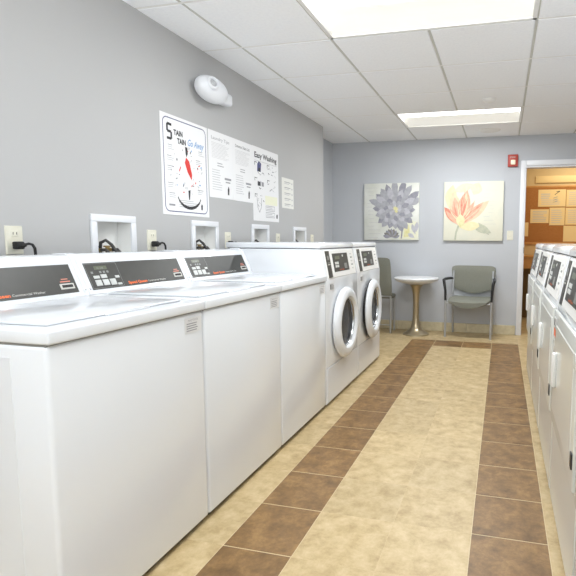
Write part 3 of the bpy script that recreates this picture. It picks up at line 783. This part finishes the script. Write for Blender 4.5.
# ---------------------------------------------------------------- chairs and side table
def cushion(w0, w1, h0, h1, th, nx=14, nz=8, curve=.03, edge=.012, sag=0):
    """upright padded panel in x-z, centre x=0: width w0 at bottom, w1 at top, curved outline"""
    mb = MB(); bm = mb.bm; grid = {}
    for side in (0, 1):
        for i in range(nx+1):
            for k in range(nz+1):
                u = -1+2*i/nx; v = k/nz
                w = (w0+(w1-w0)*v)/2
                ru = abs(u)**6; 
                zt = h1-.02*ru*abs(u)**4; zb = h0+sag*(u*u)
                z = zb+(zt-zb)*v
                inset = min(1, 5*(1-abs(u)))*min(1, 5*v+.0)*min(1, 5*(1-v))
                y = (-1 if side == 0 else 1)*th/2*(.35+.65*math.sqrt(max(0, inset))) - curve*(1-u*u)*-1
                grid[side, i, k] = bm.verts.new((u*w*(1-.04*abs(2*v-1)**6), y, z))
    for side in (0, 1):
        for i in range(nx):
            for k in range(nz):
                q = [grid[side,i,k], grid[side,i+1,k], grid[side,i+1,k+1], grid[side,i,k+1]]
                bm.faces.new(q if side == 0 else q[::-1])
    loop = [(i,0) for i in range(nx)]+[(nx,k) for k in range(nz)]+[(i,nz) for i in range(nx,0,-1)]+[(0,k) for k in range(nz,0,-1)]
    for a, b in zip(loop, loop[1:]+loop[:1]): bm.faces.new((grid[0,a[0],a[1]], grid[1,a[0],a[1]], grid[1,b[0],b[1]], grid[0,b[0],b[1]]))
    bmesh.ops.recalc_face_normals(bm, faces=bm.faces); mb._fin(bm.faces)
    return mb
def make_chair(lab, arms=True):
    t = tag(empty('guest_chair'), lab, 'chair', 'grey guest chairs against the end wall')
    b = cushion(.48, .55, .505, .845, .035, curve=.014, sag=.06); b.use(M['fabric'])
    bo = b.build('backrest', None, t, ang=60); bo.location = (0, .10, 0); bo.rotation_euler = (math.radians(-5), 0, 0)
    s = MB(); bm = s.bm; nx, ny = 14, 10; s.use(M['fabric']); G = {}
    for side in (0, 1):
        for i in range(nx+1):
            for k in range(ny+1):
                u = -1+2*i/nx; v = k/ny; x = u*(.235+.012*math.sin(PI*v))*(1-.08*abs(2*v-1)**6); y = -.235+.43*v+.0*u
                fr = (1-v)**3
                z = .455-.02*fr*1.2 - .012*(1-u*u)
                inset = min(1, 5*(1-abs(u)))*min(1, 6*v)*min(1, 6*(1-v))
                z += (.022 if side else -.026)*(.3+.7*math.sqrt(max(inset, 0))) - (.05*(1-u*u)*(1-v)**2 if side == 0 else 0)
                G[side,i,k] = bm.verts.new((x, y, z))
    for side in (0, 1):
        for i in range(nx):
            for k in range(ny):
                q = [G[side,i,k], G[side,i+1,k], G[side,i+1,k+1], G[side,i,k+1]]; bm.faces.new(q if side else q[::-1])
    loop = [(i,0) for i in range(nx)]+[(nx,k) for k in range(ny)]+[(i,ny) for i in range(nx,0,-1)]+[(0,k) for k in range(ny,0,-1)]
    for a, c in zip(loop, loop[1:]+loop[:1]): bm.faces.new((G[0,a[0],a[1]], G[1,a[0],a[1]], G[1,c[0],c[1]], G[0,c[0],c[1]]))
    bmesh.ops.recalc_face_normals(bm, faces=bm.faces); s._fin(bm.faces); s.build('seat', None, t, ang=60)
    for x in (-.268, .268):
        q = MB(); q.use(M['frameg']); q.tube([(x,-.175,0),(x,-.172,.30),(x*1.01,-.17,.50)], .0135, 12); q.build('leg', None, t)
        sx = .90; q = MB(); q.use(M['frameg']); q.tube([(x*sx,.155,0),(x*sx,.12,.25),(x*sx,.105,.45),(x*sx,.128,.60),(x*sx,.155,.78)], .0125, 12); q.build('leg', None, t)
        q = MB(); q.use(M['frameg']); q.tube([(x,-.172,.415),(x*sx,.10,.425)], .010, 10); q.build('side_rail', None, t)
        if arms:
            q = MB(); q.use(M['black']); sg = 1 if x > 0 else -1
            q.tube([(x*1.01,-.170,.44),(x*1.02,-.172,.56),(x*1.07,-.182,.655),(x*1.10,-.17,.682),(x*1.08,-.12,.69),(x*1.03,0,.690),(x*.98,.10,.686),(x*.93,.135,.68)], [.0145,.015,.017,.018,.018,.017,.015,.013], 12)
            q.build('armrest', None, t)
    q = MB(); q.use(M['frameg']); q.tube([(-.262,-.16,.41),(.262,-.16,.41)], .010, 10); q.tube([(-.24,.10,.42),(.24,.10,.42)], .010, 10); q.build('cross_bar', None, t)
    return t
c0 = make_chair('grey guest chair with black armrests between the round side table and doorway')
c0.location = (.785, 4.885, 0); c0.rotation_euler = (0, 0, math.radians(-6))

def make_sidechair():
    """second chair, mostly hidden behind the last front loader"""
    t = tag(empty('guest_chair', (-.405, 4.80, 0), 0), 'grey-green high backed chair half hidden behind the last front loading washer', 'chair')
    b = cushion(.50, .46, .47, .935, .035, curve=.03, sag=.0); b.use(M['fabric'])
    bo = b.build('backrest', None, t, ang=60); bo.location = (0, -.02, 0); bo.rotation_euler = (math.radians(3), 0, 0)
    s = MB(); s.use(M['fabric']); s.box(-.24, .24, -.0, .22, .425, .475, .02, 3); s.build('seat', None, t)
    for x in (-.225, .225):
        for y in (-.02, .20):
            q = MB(); q.use(M['frameg']); q.tube([(x,y,0),(x,y,.46)], .0125, 12); q.build('leg', None, t)
    q = MB(); q.use(M['frameg']); q.tube([(-.225,-.02,.455),(.225,-.02,.455)], .010, 10); q.tube([(-.225,-.02,.10),(.225,-.02,.10)], .007, 10); q.build('cross_bar', None, t)
make_sidechair()

t = tag(empty('side_table', (.135, 4.80, 0)), 'round white topped side table on a champagne pedestal beside the grey chair', 'table')
q = MB(); q.use(M['tabtop']); q.lathe([(0,.618),(.10,.620),(.19,.638),(.252,.660),(.268,.674),(.272,.690),(.264,.700),(0,.702)], (0,0,0), n=56); q.build('table_top', None, t)
q = MB(); q.use(M['gold']); q.lathe([(0,.618),(.098,.618),(.080,.606),(.054,.57),(.042,.50),(.036,.38),(.037,.24),(.045,.14),(.064,.080),(.10,.045),(.140,.024),(.158,.012),(.160,0),(0,0)], (0,0,0), n=44); q.build('pedestal', None, t)

# ---------------------------------------------------------------- lights and world
def area(name, loc, rot, sx, sy, e, col=(1,1,1)):
    l = bpy.data.lights.new(name, 'AREA'); l.shape = 'RECTANGLE'; l.size = sx; l.size_y = sy; l.energy = e; l.color = col
    o = bpy.data.objects.new(name, l); C.objects.link(o); o.location = loc; o.rotation_euler = rot; return o
area('ceiling fill behind', (.7, -1.6, H-.03), (0,0,0), 1.2, .6, 18, (.92,.97,1))  # added fill at ceiling height behind the camera, no fixture there
area('soft fill', (1.3, -2.6, 1.9), (math.radians(80),0,math.radians(12)), 2.0, 1.2, 6, (.92,.97,1))
area('bounced flash', (1.0, -1.7, 1.5), (PI*.90,0,0), 1.6, 1.6, 68, (.92,.965,1))
area('lamp glow near', (lights[0][0]+GT, lights[0][1]+.2, H-.012), (0,0,0), 1.15, .30, 18, (.94,.975,1))
area('lamp glow far', (lights[1][0]+GT, lights[1][1]+.2, H-.012), (0,0,0), 1.15, .30, 22, (.94,.975,1))
area('warm room lamp', (2.2, 5.9, 2.45), (0,0,0), .7, .7, 13, (1,.92,.74))
w = bpy.data.worlds.new('world'); bpy.context.scene.world = w; w.use_nodes = True
w.node_tree.nodes['Background'].inputs['Color'].default_value = (.8,.82,.85,1); w.node_tree.nodes['Background'].inputs['Strength'].default_value = .3

# ---------------------------------------------------------------- camera
f, yaw, pitch, roll = 483.6, .239, -.1, .006
fw = V((-math.sin(yaw)*math.cos(pitch), math.cos(yaw)*math.cos(pitch), math.sin(pitch)))
rt = V((math.cos(yaw), math.sin(yaw), 0)); up = rt.cross(fw)
r2 = rt*math.cos(roll)+up*math.sin(roll); u2 = -rt*math.sin(roll)+up*math.cos(roll)
cam = bpy.data.cameras.new('camera'); co = bpy.data.objects.new('camera', cam); C.objects.link(co)
mw = Matrix((( r2.x,u2.x,-fw.x,1.14),(r2.y,u2.y,-fw.y,-.984),(r2.z,u2.z,-fw.z,1.155),(0,0,0,1)))
co.matrix_world = mw
cam.sensor_fit = 'HORIZONTAL'; cam.sensor_width = 36; cam.lens = f/576*36; cam.shift_x = -96/576; cam.shift_y = 0; cam.clip_start = .05
bpy.context.scene.camera = co
sc = bpy.context.scene
sc.view_settings.view_transform = 'Standard'; sc.view_settings.look = 'None'; sc.view_settings.exposure = .34
sc.cycles.use_denoising = True
sc.cycles.max_bounces = 10; sc.cycles.diffuse_bounces = 6
